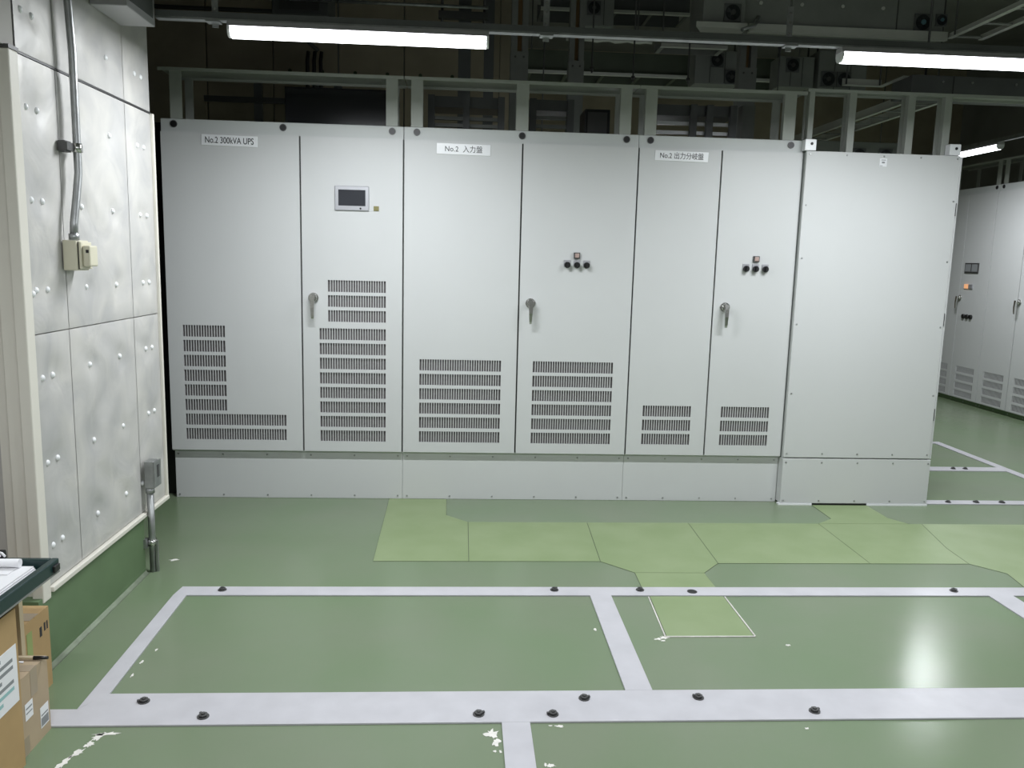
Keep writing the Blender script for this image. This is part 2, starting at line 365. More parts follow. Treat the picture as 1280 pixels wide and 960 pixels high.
struct(MB().box(-0.17, -0.02, -7.6, -2.16, 0, 4.6).build('wall_side', M_WALLP), 'greyish beige painted wall at the far left edge', 'wall')

# ---------------------------------------------------------------- cabinets
def handle(door, x, z, mirror=1):
    m = MB().cyl((x,-0.001,z),(x,-0.010,z),0.031,20).cyl((x,-0.010,z),(x,-0.026,z),0.027,20,0.022).cyl((x,-0.026,z),(x,-0.038,z),0.016,14)
    m.loft([[(x+0.015*a, y0+0.010*b, z+0.018) for a, b in ((-1,-1),(1,-1),(1,1),(-1,1))] for y0 in (-0.042,)] + [[(x+w*a, y0+h*b, zz) for a, b in ((-1,-1),(1,-1),(1,1),(-1,1))] for (w, h, y0, zz) in ((0.013,0.009,-0.046,z-0.01),(0.011,0.007,-0.052,z-0.06),(0.0085,0.005,-0.050,z-0.115),(0.007,0.004,-0.048,z-0.128))], smooth=False)
    m.build('handle', M_CHROME, door)
vent_cache = {}
def vent(door, xa, xb, za, zb, pitch=0.0157, bar=0.0045):
    key = (round(xb-xa,3), round(zb-za,3), pitch)
    if key not in vent_cache:
        m = MB(); wd, h = xb-xa, zb-za; n = max(2, round(wd/pitch)); p = wd/n
        for k in range(1, n): m.box(k*p-bar/2, k*p+bar/2, 0.0005, 0.0035, 0, h)
        o = m.build('vent_grille', M_CAB, door, (xa,0,za)); vent_cache[key] = o.data
    else: link('vent_grille', vent_cache[key], None, door, (xa,0,za))
def sheet_door(root, x0, x1, z0, z1, rows, gap=0.005, th=0.02, m_=None):
    """pressed steel door, front at y=0, with real openings for the vent rows"""
    m = MB(); X0, X1 = x0+gap, x1-gap
    R_ = lambda a, b, c_, d: m.face([(a,0,c_),(b,0,c_),(b,0,d),(a,0,d)]) if (b-a > 1e-5 and d-c_ > 1e-5) else None
    zc = z0
    for (xa, xb, za, zb) in sorted(rows, key=lambda r: r[2]):
        R_(X0, X1, zc, za); R_(X0, xa, za, zb); R_(xb, X1, za, zb); zc = zb
        m.face([(xa,0,za),(xa,th*0.6,za),(xa,th*0.6,zb),(xa,0,zb)]); m.face([(xb,0,za),(xb,0,zb),(xb,th*0.6,zb),(xb,th*0.6,za)])
        m.face([(xa,0,za),(xb,0,za),(xb,th*0.6,za),(xa,th*0.6,za)]); m.face([(xa,0,zb),(xa,th*0.6,zb),(xb,th*0.6,zb),(xb,0,zb)])
    R_(X0, X1, zc, z1)
    m.face([(X0,0,z0),(X0,0,z1),(X0,th,z1),(X0,th,z0)]); m.face([(X1,0,z0),(X1,th,z0),(X1,th,z1),(X1,0,z1)])
    m.face([(X0,0,z1),(X1,0,z1),(X1,th,z1),(X0,th,z1)]); m.face([(X0,0,z0),(X0,th,z0),(X1,th,z0),(X1,0,z0)])
    m.face([(X0,th,z0),(X0,th,z1),(X1,th,z1),(X1,th,z0)])
    me = bpy.data.meshes.new('door'); me.from_pydata(m.v, [], m.f); me.validate()
    d = link('door', me, m_ or M_CAB, root)
    if rows:
        ra = min(r[0] for r in rows); rb = max(r[1] for r in rows); rc = min(r[2] for r in rows); rd = max(r[3] for r in rows)
        MB().box(ra-0.01, rb+0.01, 0.0145, 0.0185, rc-0.01, rd+0.01).build('vent_dark_backing', M_VENTB, d)  # dark backing in place of the unlit inside of the cabinet
    for (xa, xb, za, zb) in rows: vent(d, xa, xb, za, zb)
    return d
screw_me = None
def screws(par, pts, y):
    global screw_me
    for (x, z) in pts:
        if screw_me is None:
            o = MB().cyl((0,0,0),(0,-0.003,0),0.006,8,0.0045).build('screw', M_STEEL, par, (x,y,z)); screw_me = o.data
        else: link('screw', screw_me, None, par, (x,y,z))
def nameplate(root, x0, x1, z0, z1, txt, size, spacing, tilt=0.0, tall=1.0):
    cx, cz = (x0+x1)/2, (z0+z1)/2
    p = bevel(MB().box(-(x1-x0)/2, (x1-x0)/2, -0.0045, -0.0008, -(z1-z0)/2, (z1-z0)/2).build('nameplate', M_PLATE, root, (cx,0,cz)), 0.001, 1)
    p.rotation_euler.y = tilt
    tm = text_mesh(txt, size, spacing, 0.0003 if txt.isascii() else 0.0001)
    tm.transform(Matrix.Diagonal((1, 1, tall, 1)))
    link('lettering', tm, M_INK, p, (0,-0.0050,-0.001))
    return p
def knobs(door, xs_, z, lamp_x, lamp_z, lm):
    for x in xs_:
        k = MB().box(x-0.021, x+0.021, -0.006, -0.0005, z-0.012, z+0.03).build('knob_plate', M_BEZEL, door)
        MB().cyl((x,-0.006,z),(x,-0.022,z),0.019,18).box(x-0.005,x+0.005,-0.036,-0.022,z-0.017,z+0.017).build('selector_knob', M_BLACK, door)
    MB().box(lamp_x-0.019, lamp_x+0.019, -0.014, -0.0005, lamp_z-0.019, lamp_z+0.019).build('lamp_bezel', M_DSTEEL, door)
    bevel(MB().box(lamp_x-0.0135, lamp_x+0.0135, -0.021, -0.014, lamp_z-0.0135, lamp_z+0.0135).build('pilot_lamp', lm, door), 0.003)
plug_me = {}
def plugs(root, xs_, z):
    for x in xs_:
        if not plug_me:
            a = MB().tube([(0,0.017,0),(0,0.012,0)], 0.021, 18).build('plug_rim', M_DSTEEL, root, (x,0,z)); plug_me['a'] = a.data
            MB().cyl((0,0.013,0),(0,0.0105,0),0.0165,16).build('lifting_plug', M_BLACK, root, (x,0,z)); plug_me['b'] = bpy.data.meshes[root.children[-1].data.name] if root.children else None
            for ch in root.children:
                if ch.name.startswith('lifting_plug'): plug_me['b'] = ch.data
        else:
            link('plug_rim', plug_me['a'], None, root, (x,0,z)); link('lifting_plug', plug_me['b'], None, root, (x,0,z))
def cabinet(name, label, loc, rz, W, H, zb, depth, doors, group=None, plinth=True, pm=None, ps=0.27):
    """front plane of the doors is local y=0, width along local x"""
    r = thing(name, label, 'cabinet', loc, rz, group)
    b = bevel(MB().box(0.001, W-0.001, 0.019, depth, zb-0.012, H).build('body', M_CABB, r), 0.004)
    ztop = H-0.078
    for k, d in enumerate(doors):
        MB().box(d['x0']-0.012 if k else d['x0']+0.002, d['x0']+0.012, 0.0165, 0.0188, zb, ztop).build('gap_strip', M_GAPDK, r)  # dark strip added so the gap reads as shaded
    MB().box(W-0.012, W-0.002, 0.0165, 0.0188, zb, ztop).build('gap_strip', M_GAPDK, r)
    dl = [sheet_door(r, d['x0'], d['x1'], zb, ztop, d.get('vents', [])) for d in doors]
    if plinth:
        p = bevel(MB().box(0.008 if loc[0] == 0 else 0.0006, W-0.0006, 0.035, depth-0.02, 0.0, zb-0.0125).build('plinth', pm or M_CAB, r), 0.002, 1)
        n = round(W/ps)
        screws(p, [(0.03+(W-0.06)*k/n, z) for k in range(n+1) for z in (0.02, zb-0.035)], 0.0345)
    return r, dl
P_, Hh = 0.0932, 0.0725
rows = lambda xa, xb, ztop, n: [(xa, xb, ztop-k*P_-Hh, ztop-k*P_) for k in range(n)]
XU, XI, XO, XE = 0.0, 1.452, 2.903, 3.95
ups, d = cabinet('ups_cabinet', 'wide pale grey UPS cabinet with touch screen and L-shaped vents, leftmost of the row', (XU,0,0), 0, 1.452, 2.35, 0.322, 0.85,
   [dict(x0=0, x1=0.827, vents=rows(0.095,0.352,1.114,6)+rows(0.095,0.72,1.114-6*P_,2)), dict(x0=0.827, x1=1.452, vents=rows(0.988,1.346,1.411,3)+rows(0.934,1.346,1.111,8))])
handle(d[1], 0.90, 1.30)
nameplate(ups, 0.245, 0.576, 2.197, 2.26, 'No.2 300kVA UPS', 0.0385, 1.0, 0.012, 1.35)
scr = bevel(MB().box(1.035, 1.243, -0.012, -0.0005, 1.837, 1.985).build('touch_screen', M_BEZEL, d[1]), 0.004)
MB().box(1.058, 1.222, -0.0135, -0.011, 1.866, 1.962).build('screen_glass', M_SCREEN, d[1])
MB().cyl((1.192,-0.012,1.851),(1.192,-0.015,1.851),0.006,10).build('screen_button', M_BLACK, d[1])
MB().box(1.271, 1.303, -0.006, -0.0005, 1.84, 1.868).box(1.284, 1.290, -0.009, -0.006, 1.845, 1.862).build('key_switch', M_OLIVE, d[1])
plugs(ups, (0.08, 0.726, 1.381), 2.319)
inp, d = cabinet('input_cabinet', 'wide pale grey input cabinet with three selector knobs, between UPS and output cabinets', (XI,0,0), 0, XO-XI, 2.35, 0.322, 0.85,
   [dict(x0=0, x1=0.728, vents=rows(0.107,0.625,0.926,6)), dict(x0=0.728, x1=1.451, vents=rows(0.829,1.347,0.926,6))])
handle(d[1], 2.254-XI, 1.295)
nameplate(inp, 1.653-XI, 1.982-XI, 2.191, 2.256, 'No.2  入力盤', 0.040, 1.05, 0.01, 1.1)
knobs(d[1], (2.479-XI, 2.54-XI, 2.601-XI), 1.541, 2.538-XI, 1.60, M_PINK)
plugs(inp, (1.531-XI, 2.175-XI, 2.825-XI), 2.319)
out, d = cabinet('output_cabinet', 'narrower pale grey output cabinet with short vent rows beside the blank enclosure', (XO,0,0), 0, 1.045, 2.35, 0.322, 0.85,
   [dict(x0=0, x1=0.525, vents=rows(0.104,0.422,0.649,3)), dict(x0=0.525, x1=1.045, vents=rows(0.622,0.943,0.649,3))])
handle(d[1], 3.505-XO, 1.297)
nameplate(out, 3.003-XO, 3.34-XO, 2.196, 2.257, 'No.2 出力分岐盤', 0.038, 1.0, 0.012, 1.15)
knobs(d[1], (3.625-XO, 3.687-XO, 3.75-XO), 1.545, 3.688-XO, 1.607, M_PINK)
plugs(out, (2.975-XO, 3.867-XO), 2.319)
bp_ = thing('gap_dark_panel', 'black panel added to keep the gap between partition and UPS cabinet dark', 'panel', (0,0.12,0))  # added to block the lit room behind, so the gap stays dark
MB().box(-0.75, -0.004, 0, 0.02, 0, 2.34).build('sheet', M_BLACK, bp_)
for z in (0.4, 0.9, 1.4, 1.9): MB().cyl((-0.02,0,z),(-0.02,-0.005,z),0.006,8).build('rivet', M_DSTEEL, bp_)
# blank enclosure at the end of the row
enc = thing('blank_enclosure', 'plain pale grey screwed panel enclosure at the right end of the row', 'cabinet', (XE,-0.04,0))
M_END = M_CAB
bevel(MB().box(0.0, 0.993, 0.0, 0.018, 0.324, 2.281).build('front_panel', M_END, enc), 0.002, 1)
bevel(MB().box(0.003, 0.998, 0.0185, 0.88, 0.316, 2.276).build('body', M_CABB, enc), 0.003, 1)
bevel(MB().box(1.0005, 1.014, 0.012, 0.88, 0.32, 2.277).build('side_panel', M_CAB, enc), 0.003, 1)
MB().box(0.990, 1.0002, 0.0182, 0.019, 0.324, 2.276).build('seam_strip', M_GAPDK, enc)  # same dark strip along the side seam
for z in (0.62, 1.25, 1.95): MB().box(0.9932, 1.0004, 0.004, 0.018, z-0.04, z+0.04).build('hinge', M_DSTEEL, enc)
ep = bevel(MB().box(0.0, 1.006, 0.001, 0.85, 0.012, 0.3155).build('plinth', M_END, enc), 0.002, 1)
screws(ep, [(0.02+0.2425*k, z) for k in range(5) for z in (0.03, 0.29)], 0.0005)
screws(enc, [(0.02+0.2385*k, z) for k in range(5) for z in (0.35, 2.262)] + [(0.02, z) for z in (0.75, 1.2, 1.62, 1.95)] + [(0.975, z) for z in (0.75, 1.2, 1.62, 2.0)], -0.0005)
for x0, x1 in ((-0.013, 0.058), (0.918, 0.99)):
    l = bevel(MB().box(x0, x1, 0.002, 0.056, 2.284, 2.352).build('lifting_lug', M_PLATE, enc), 0.002, 1)
    MB().cyl(((x0+x1)/2+0.006,0.003,2.325),((x0+x1)/2+0.006,-0.001,2.325),0.009,12).build('lug_hole', M_BLACK, enc)
st = MB().box(0.471, 0.517, -0.002, -0.0003, 2.200, 2.250).build('small_sticker', M_PLATE, enc)
MB().box(0.480, 0.508, -0.0026, -0.0021, 2.238, 2.242).box(0.484,0.503,-0.0026,-0.0021,2.220,2.230).box(0.472,0.490,-0.0026,-0.0021,2.203,2.206).build('sticker_print', M_GREYINK, enc)
for x0, x1, mm in ((-0.012, 0.215, M_PLATE), (0.216, 0.590, M_BLACK), (0.591, 1.008, M_PLATE)):
    MB().box(x0, x1, -0.004 if mm is M_PLATE else 0.0, 0.03, 0.0, 0.0115).build('base_seal' if mm is M_PLATE else 'base_gap', mm, enc)
# cabinets of the row at the right, facing left
RV = lambda xa, xb: [(xa, xb, 0.436-k*0.096-0.072, 0.436-k*0.096) for k in range(4)]
def rcab(y_far, label):
    r, d = cabinet('control_cabinet', label, (7.8, y_far, 0), -math.pi/2, 1.06, 2.54, 0.06, 0.7,
        [dict(x0=0, x1=0.53, vents=RV(0.09,0.44)), dict(x0=0.53, x1=1.06, vents=RV(0.62,0.97))], group='grey cabinets across the right aisle', pm=M_CURB)
    plugs(r, (0.06, 1.0), 2.51); handle(d[1], 0.56, 1.25)
    return r, d
r1, d = rcab(4.93, 'pale grey cabinet with twin meters and orange lamp beyond the blank enclosure')
m2 = bevel(MB().box(0.60, 0.86, -0.012, -0.0005, 1.545, 1.665).build('twin_meter', M_DSTEEL, d[1]), 0.003)
MB().box(0.615, 0.72, -0.014, -0.0115, 1.565, 1.65).build('meter_face', M_GREYINK, d[1]); MB().box(0.74, 0.845, -0.014, -0.0115, 1.565, 1.65).build('meter_face', M_GREYINK, d[1])
MB().box(0.63, 0.71, -0.014, -0.0005, 1.365, 1.415).build('pilot_lamp', M_ORANGE, d[1]); MB().box(0.711, 0.785, -0.014, -0.0005, 1.365, 1.415).build('lamp_bezel', M_BEZEL, d[1])
for x in (0.67, 0.74, 0.81): MB().cyl((x,-0.001,1.035),(x,-0.02,1.035),0.027,14).build('selector_knob', M_BLACK, d[1])
rcab(3.87, 'pale grey plain-doored cabinet cut off by the right edge of the picture')

# ---------------------------------------------------------------- frames standing on top of the cabinets
def top_frame(label, x0, x1, posts, z0=2.351, z1=2.645, y0=0.02, dy=0.26, pw=0.072, loc=(0,0,0), rz=0, back=True, kind='frames on top of the cabinets'):
    r = thing('cabinet_top_frame', label, 'frame', loc, rz, kind)
    t = MB().box(x0+0.002, x1-0.002, y0+0.003, y0+dy, z1-0.006, z1).box(x0+0.002, x1-0.002, y0, y0+0.003, z1-0.02, z1)
    t.box(x0+0.002, x1-0.002, y0+dy-0.004, y0+dy, z1-0.022, z1-0.006)
    t.build('top_plate', M_FRAME, r)
    for (a, b) in posts:
        MB().box(a, b, y0+0.0035, y0+0.0095, z0, z1-0.0065).box(a, a+0.006, y0+0.0095, y0+0.045, z0, z1-0.0065).build('post', M_FRAME, r)
        if back: MB().box(a+0.01, b-0.01, y0+dy-0.012, y0+dy-0.0045, z0, z1-0.023).build('back_post', M_FRAME, r)
    return r
top_frame('grey steel frame standing on the UPS cabinet', -0.007, 1.451, [(0.06,0.13),(1.343,1.414)])
top_frame('grey steel frame standing on the input cabinet', 1.452, 2.897, [(1.494,1.566),(2.136,2.212),(2.779,2.849)])
top_frame('grey steel frame standing on the output cabinet', 2.898, 3.955, [(2.936,3.008),(3.812,3.887)])
f4 = top_frame('grey steel frame with slim posts on the blank enclosure', 3.957, 6.3, [(3.972,4.006),(4.231,4.275),(4.612,4.658),(4.85,4.897)], z0=2.2765, z1=2.668, pw=0.04, y0=0.03, dy=0.12)
top_frame('grey steel frame on the cabinets across the right aisle', 0.0, 2.12, [(0.2,0.28),(0.97,1.04),(1.10,1.17),(1.9,1.98)], z0=2.541, z1=2.82, loc=(7.8,4.93,0), rz=-math.pi/2)

# ---------------------------------------------------------------- lamps and their rail
def lamp(label, x0, x1, y, z=2.58, axis='x', group='LED batten lamps', k=1.0):
    L = x1-x0
    r = thing('batten_lamp', label, 'lamp', (x0, y, z) if axis == 'x' else (y, x0, z), 0 if axis == 'x' else math.pi/2, group)
    hp = [(-0.030, 0.0), (0.030, 0.0), (0.036, -0.022), (-0.036, -0.022)]
    MB().loft([[(xx, a, b) for a, b in hp] for xx in (0.0, L)], smooth=False).build('housing', M_HOUS, r)
    bp = [(-0.033,-0.0225),(0.033,-0.0225),(0.034,-0.040),(0.026,-0.058),(0.012,-0.067),(-0.012,-0.067),(-0.026,-0.058),(-0.034,-0.040)]
    MB().loft([[(xx, a, b) for a, b in bp] for xx in (0.012, L-0.012)], smooth=False).build('light_bar', M_LED, r)
    for a, b in ((0.0, 0.0115), (L-0.0115, L)):
        MB().loft([[(xx, p, q*0.98) for p, q in bp] for xx in (a, b)], smooth=False).build('end_cap', M_PLATE, r)
    ld_ = bpy.data.lights.new('lamp_light', 'AREA'); ld_.shape = 'RECTANGLE'; ld_.size = L-0.06; ld_.size_y = 0.045
    ld_.energy = LAMP_WATT*k; ld_.color = (0.93, 0.965, 1.0)
    lo = bpy.data.objects.new('lamp_light', ld_); COL.objects.link(lo); lo.parent = r; lo.location = (L/2, 0, -0.069)
    return r
lamp('lit batten lamp above the UPS and input cabinets', 0.765, 1.927, -1.25)
lamp('lit batten lamp cut off by the upper right edge', 3.566, 4.73, -1.25)
lamp('lit batten lamp glowing far off over the right aisle', 2.25, 3.42, 6.7, z=2.74, axis='y')
lamp('unseen batten lamp added over the near end of the right aisle', -0.65, 0.52, 6.7, z=2.74, axis='y')  # added out of view to brighten the right aisle
for xx, nm in ((0.765, 'left'), (3.566, 'right')):
    lamp('unseen batten lamp added overhead behind the viewer, on the %s' % nm, xx, xx+1.162, -4.2)  # added out of view to brighten the foreground
rail = thing('lamp_rail', 'long steel channel rail carrying the front lamps', 'rail', (0,-1.25,0))
MB().box(0.452, 6.4, -0.021, -0.018, 2.590, 2.616).box(0.452, 6.4, 0.018, 0.021, 2.590, 2.616).build('channel', M_DUCTD, rail)
MB().box(0.452, 6.4, -0.021, 0.021, 2.581, 2.5895).build('bottom_flange', M_STEEL, rail)
for x in (0.70, 2.19, 3.33, 5.2):
    MB().box(x-0.014, x+0.014, 0.0215, 0.025, 2.56, 2.76).box(x-0.03, x+0.03, -0.026, 0.0255, 2.574, 2.5805).build('hanger_bracket', M_STEEL, rail)
    MB().cyl((x,0.023,2.76),(x,0.023,4.6),0.006,8).build('hanger_rod', M_DSTEEL, rail)
    for z in (2.64, 2.69, 2.73): MB().cyl((x,0.0212,z),(x,0.0195,z),0.006,8).build('bracket_bolt', M_CHROME, rail)
rail2 = thing('lamp_rail', 'steel channel rail carrying the lamp over the right aisle', 'rail', (6.7,0,0))
MB().box(-0.021, 0.021, -1.5, 5.5, 2.741, 2.776).build('channel', M_STEEL, rail2)
for y in (1.0, 4.5): MB().cyl((0,y,2.776),(0,y,4.6),0.006,8).build('hanger_rod', M_DSTEEL, rail2)
lamp('unseen batten lamp added low behind the cabinet row', 2.4, 3.562, 1.75, z=2.43, k=0.8)  # added out of sight to lift the back wall and overhead plant
rail4 = thing('lamp_rail', 'steel channel rail for the added lamp low behind the cabinet row', 'rail', (0,1.75,0))
MB().box(0.6, 4.6, -0.021, 0.021, 2.431, 2.46).build('channel', M_STEEL, rail4)
for x in (0.8, 2.45, 4.4): MB().cyl((x,0,2.46),(x,0,4.6),0.006,8).build('hanger_rod', M_DSTEEL, rail4)
rail3 = thing('lamp_rail', 'steel channel rail for the added lamps overhead behind the viewer', 'rail', (0,-4.2,0))
MB().box(0.452, 6.4, -0.021, 0.021, 2.581, 2.616).build('channel', M_STEEL, rail3)
for x in (0.70, 2.7, 5.2): MB().cyl((x,0,2.616),(x,0,4.6),0.006,8).build('hanger_rod', M_DSTEEL, rail3)

# ---------------------------------------------------------------- fittings on the partition
wb = thing('wall_box', 'grey sheet metal box high on the insulated partition', 'box', (0.303,-1.42,2.54))
bevel(MB().box(0.0, 0.148, -0.16, 0.15, 0.0, 0.36).build('case', M_HOUS, wb), 0.004)
MB().box(0.1485, 0.151, -0.13, 0.12, 0.03, 0.33).build('cover', M_DUCTD, wb)
cd = thing('conduit_pipe', 'grey steel conduit running down the insulated partition', 'pipe', (0.34,-1.84,1.6))
MB().tube([(0,-0.058,0.01),(0,-0.052,0.06),(0,-0.02,0.16),(0,0.005,0.25),(0,0.006,0.36),(0,0.008,0.7),(0,-0.01,0.9),(0,-0.03,1.6)], 0.0145, 12).build('pipe', M_STEEL, cd)
MB().box(-0.039, -0.012, -0.065, -0.015, 0.325, 0.365).box(-0.012,-0.004,-0.065,0.0,0.33,0.36).build('standoff', M_DSTEEL, cd)
MB().tube([(0,0.006,0.328),(0,0.006,0.362)], 0.0185, 12).box(-0.006,0.006,0.02,0.042,0.333,0.357).build('clamp', M_CHROME, cd)
MB().tube([(0,-0.058,-0.004),(0,-0.058,0.02)], 0.019, 12).build('connector', M_STEEL, cd)
sb = thing('switch_box', 'ivory surface socket box at the end of the conduit', 'socket', (0.302,-1.86,1.48))
bevel(MB().box(0.0, 0.052, -0.055, 0.05, 0.0, 0.115).build('back_box', M_IVORY, sb), 0.004)
MB().box(0.0522, 0.056, -0.045, 0.04, 0.006, 0.109).build('gap_plate', M_BLACK, sb)
bevel(MB().box(0.0562, 0.066, -0.048, 0.044, 0.006, 0.109).build('cover_plate', M_IVORY, sb), 0.003)
bevel(MB().box(0.0662, 0.095, -0.040, 0.030, 0.016, 0.096).build('socket_face', M_IVORY, sb), 0.006)
MB().box(0.080, 0.0905, -0.0412, -0.0402, 0.068, 0.080).build('socket_window', M_BLACK, sb)
fc = thing('floor_conduit', 'short grey conduit stub rising from the floor beside the kerb', 'pipe', (0.327,-1.228,0))
MB().cyl((0,0,0.0),(0,0,0.415),0.016,14).build('pipe', M_STEEL, fc)
MB().box(0.0165, 0.026, -0.006, 0.010, 0.0, 0.16).build('pipe_backing', M_STEEL, fc)
MB().cyl((0,0,0.40),(0,0,0.425),0.021,14).build('connector', M_STEEL, fc)
MB().cyl((0,0,0.135),(0,0,0.165),0.0205,14).box(-0.008,0.008,0.018,0.036,0.138,0.162).build('clamp', M_CHROME, fc)
MB().box(-0.045, -0.016, -0.040, -0.004, 0.13, 0.175).build('standoff', M_STEEL, fc)
jb = thing('junction_box', 'small grey metal junction box on top of the floor conduit', 'box', (0.327,-1.228,0.426))
bevel(MB().box(-0.016, 0.028, -0.022, 0.04, 0.0, 0.135).build('case', M_STEEL, jb), 0.004)
MB().box(0.0282, 0.033, -0.02, 0.06, 0.004, 0.130).build('cover', M_STEEL, jb)
MB().box(0.0332, 0.035, 0.010, 0.035, 0.05, 0.11).build('socket_face', M_DSTEEL, jb)

# ---------------------------------------------------------------- boxes, trolley and papers at the lower left
def carton(label, x0, x1, y0, y1, h, m, open_top=False):
    r = thing('cardboard_box', label, 'box', ((x0+x1)/2, (y0+y1)/2, 0), 0, 'cardboard boxes in the corner')
    a, b = (x1-x0)/2, (y1-y0)/2; t = 0.004
    s_ = MB().box(-a,a,-b,-b+t,0,h).box(-a,a,b-t,b,0,h).box(-a,-a+t,-b+t,b-t,0,h).box(a-t,a,-b+t,b-t,0,h).box(-a+t,a-t,-b+t,b-t,0,t)
    s_.build('walls', m, r)
    if not open_top:
        MB().box(-a, a, -b, -0.001, h+0.0003, h+0.004).build('flap', m, r); MB().box(-a, a, 0.001, b, h+0.0003, h+0.004).build('flap', m, r)
    return r, a, b
bA, a, b = carton('large open yellow-brown cardboard box with a white shipping label', 0.02, 0.52, -3.28, -2.79, 0.505, M_CARD, True)
lb = MB().box(a+0.0004, a+0.0012, -0.17, b-0.012, 0.22, 0.40).build('shipping_label', M_PAPER, bA)
for k in range(7):
    z = 0.385-0.022*k; y = 0.02+0.02*(k % 3)
    MB().box(a+0.0013, a+0.0016, y, y+0.13+0.04*((k*5) % 3)*0.5, z-0.008, z+0.003).build('label_print', M_TEALINK if k > 4 else M_GREYINK, lb)
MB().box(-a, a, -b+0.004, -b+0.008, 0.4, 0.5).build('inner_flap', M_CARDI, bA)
bB, a, b = carton('small pale cardboard box with taped top, in front of the kerb', 0.15, 0.50, -2.765, -2.595, 0.252, M_CARD2)
MB().box(-a-0.0005, a+0.0006, -0.02, 0.02, 0.256, 0.2568).box(a+0.0002, a+0.0008, -0.02, 0.02, 0.17, 0.2568).box(a+0.0002, a+0.0008, -0.075, -0.045, 0.0, 0.06).build('tape', M_TAPE, bB)
l1 = MB().box(a+0.0004, a+0.001, -0.06, -0.015, 0.11, 0.165).build('white_sticker', M_PAPER, bB)
MB().box(a+0.0011,a+0.0014,-0.055,-0.02,0.145,0.150).box(a+0.0011,a+0.0014,-0.055,-0.02,0.13,0.134).build('sticker_print', M_GREYINK, l1)
l2 = MB().box(a+0.0004, a+0.001, 0.025, 0.075, 0.035, 0.105).build('address_label', M_PAPER, bB)
MB().box(a+0.0011,a+0.0014,0.028,0.072,0.04,0.068).box(a+0.0011,a+0.0014,0.03,0.07,0.074,0.079).build('label_print', M_GREYINK, l2)
bC, a, b = carton('brown cardboard box with green stripe pushed against the partition end', 0.0, 0.366, -2.50, -2.305, 0.294, M_CARD)
MB().box(a+0.0003, a+0.0009, -0.055, -0.02, 0.16, 0.26).build('green_stripe', M_GREENINK, bC)
MB().box(a+0.0003, a+0.0009, 0.03, 0.045, 0.21, 0.245).box(a+0.0003, a+0.0009, 0.06, 0.07, 0.22, 0.25).box(a+0.0003,a+0.0009,0.078,0.086,0.22,0.25).build('handling_marks', M_INK, bC)
MB().box(-a, a, -0.03, 0.03, 0.2985, 0.2992).build('tape', M_TAPE, bC)
pen = thing('marker_pen', 'black marker pen lying on the small pale box', 'pen', (0.43,-2.625,0.2635))
MB().tube([(-0.075,0.0,0),(0.045,0.0,0)], 0.005, 8).build('barrel', M_BEIGE, pen); MB().tube([(0.0455,0,0),(0.09,0,0)], [0.0062,0.005], 8).build('cap', M_BLACK, pen)
tag(MB().prism([(0.40,-2.655),(0.425,-2.66),(0.44,-2.645),(0.455,-2.648),(0.45,-2.636),(0.43,-2.638),(0.41,-2.642)], 0.2572, 0.2582).build('paper_scrap', M_PAPER), 'torn white paper scrap beside the marker pen', 'paper')
tr = thing('trolley', 'dark green tray trolley with beige legs at the left edge', 'trolley', (0.10,-3.05,0))
X0, X1, Y0, Y1 = -0.10, 0.441, -0.48, 0.49
MB().box(X0, X1, Y0, Y1, 0.528, 0.533).build('tray_bottom', M_DUCT, tr)
for nm, bx_ in (('tray_rim', (X1-0.022, X1, Y0, Y1)), ('tray_rim', (X0, X0+0.022, Y0, Y1)), ('tray_rim', (X0+0.022, X1-0.022, Y1-0.022, Y1)), ('tray_rim', (X0+0.022, X1-0.022, Y0, Y0+0.022))):
    bevel(MB().box(bx_[0], bx_[1], bx_[2], bx_[3], 0.5332, 0.575).build(nm, M_TRAY, tr), 0.004)
bevel(MB().box(X1-0.004, X1+0.008, Y1-0.045, Y1-0.01, 0.540, 0.562).build('corner_bumper', M_BLACK, tr), 0.003)
for (x, y) in ((0.308, 0.475), (-0.08, 0.475), (0.285, -0.465), (-0.08, -0.465)):
    MB().box(x-0.011, x+0.011, y-0.011, y+0.011, 0.02, 0.528).build('leg', M_BEIGE, tr)
    MB().cyl((x-0.012,y,0.02),(x+0.012,y,0.02),0.0199,14).build('castor', M_BLACK, tr)
def sheet(name, label, pts, z0, z1, m=M_PAPER, cat='paper'): return tag(MB().prism(pts, z0, z1).build(name, m), label, cat)
pad = thing('document_stack', 'thick stack of white documents lying in the trolley tray', 'papers', (0.37,-2.80,0.5335))
for k in range(5): MB().box(-0.26, 0.122-0.003*k, -0.42+0.003*k, 0.205-0.001*k, 0.0055*k, 0.0055*k+0.005).build('sheet_bundle', M_PAPER, pad)
MB().box(-0.02, 0.075, 0.0, 0.07, 0.0277, 0.0282).box(0.0, 0.09, -0.09, -0.075, 0.0277, 0.0282).build('print_block', M_GREYINK, pad)
roll = thing('rolled_paper', 'curled white paper sheet on top of the document stack', 'paper', (0.30,-2.615,0.5768))
pts = [( -0.22+0.40*t, 0, 0) for t in (0, 1)]
MB().tube([(-0.19,0,0.0),(0.148,0,0.0)], 0.014, 14).build('roll', M_PAPER, roll)
MB().box(-0.19, 0.14, -0.06, 0.0, -0.0150, -0.0142).build('sheet', M_PAPER, roll)
clip = thing('binder_clip', 'black binder clip with white strip at the back of the tray', 'clip', (0.33,-2.571,0.5755))
MB().loft([[(x, y, z) for y, z in ((-0.010,0),(0.010,0),(0.004,0.028),(-0.004,0.028))] for x in (-0.05, 0.05)], smooth=False).build('jaw', M_BLACK, clip)
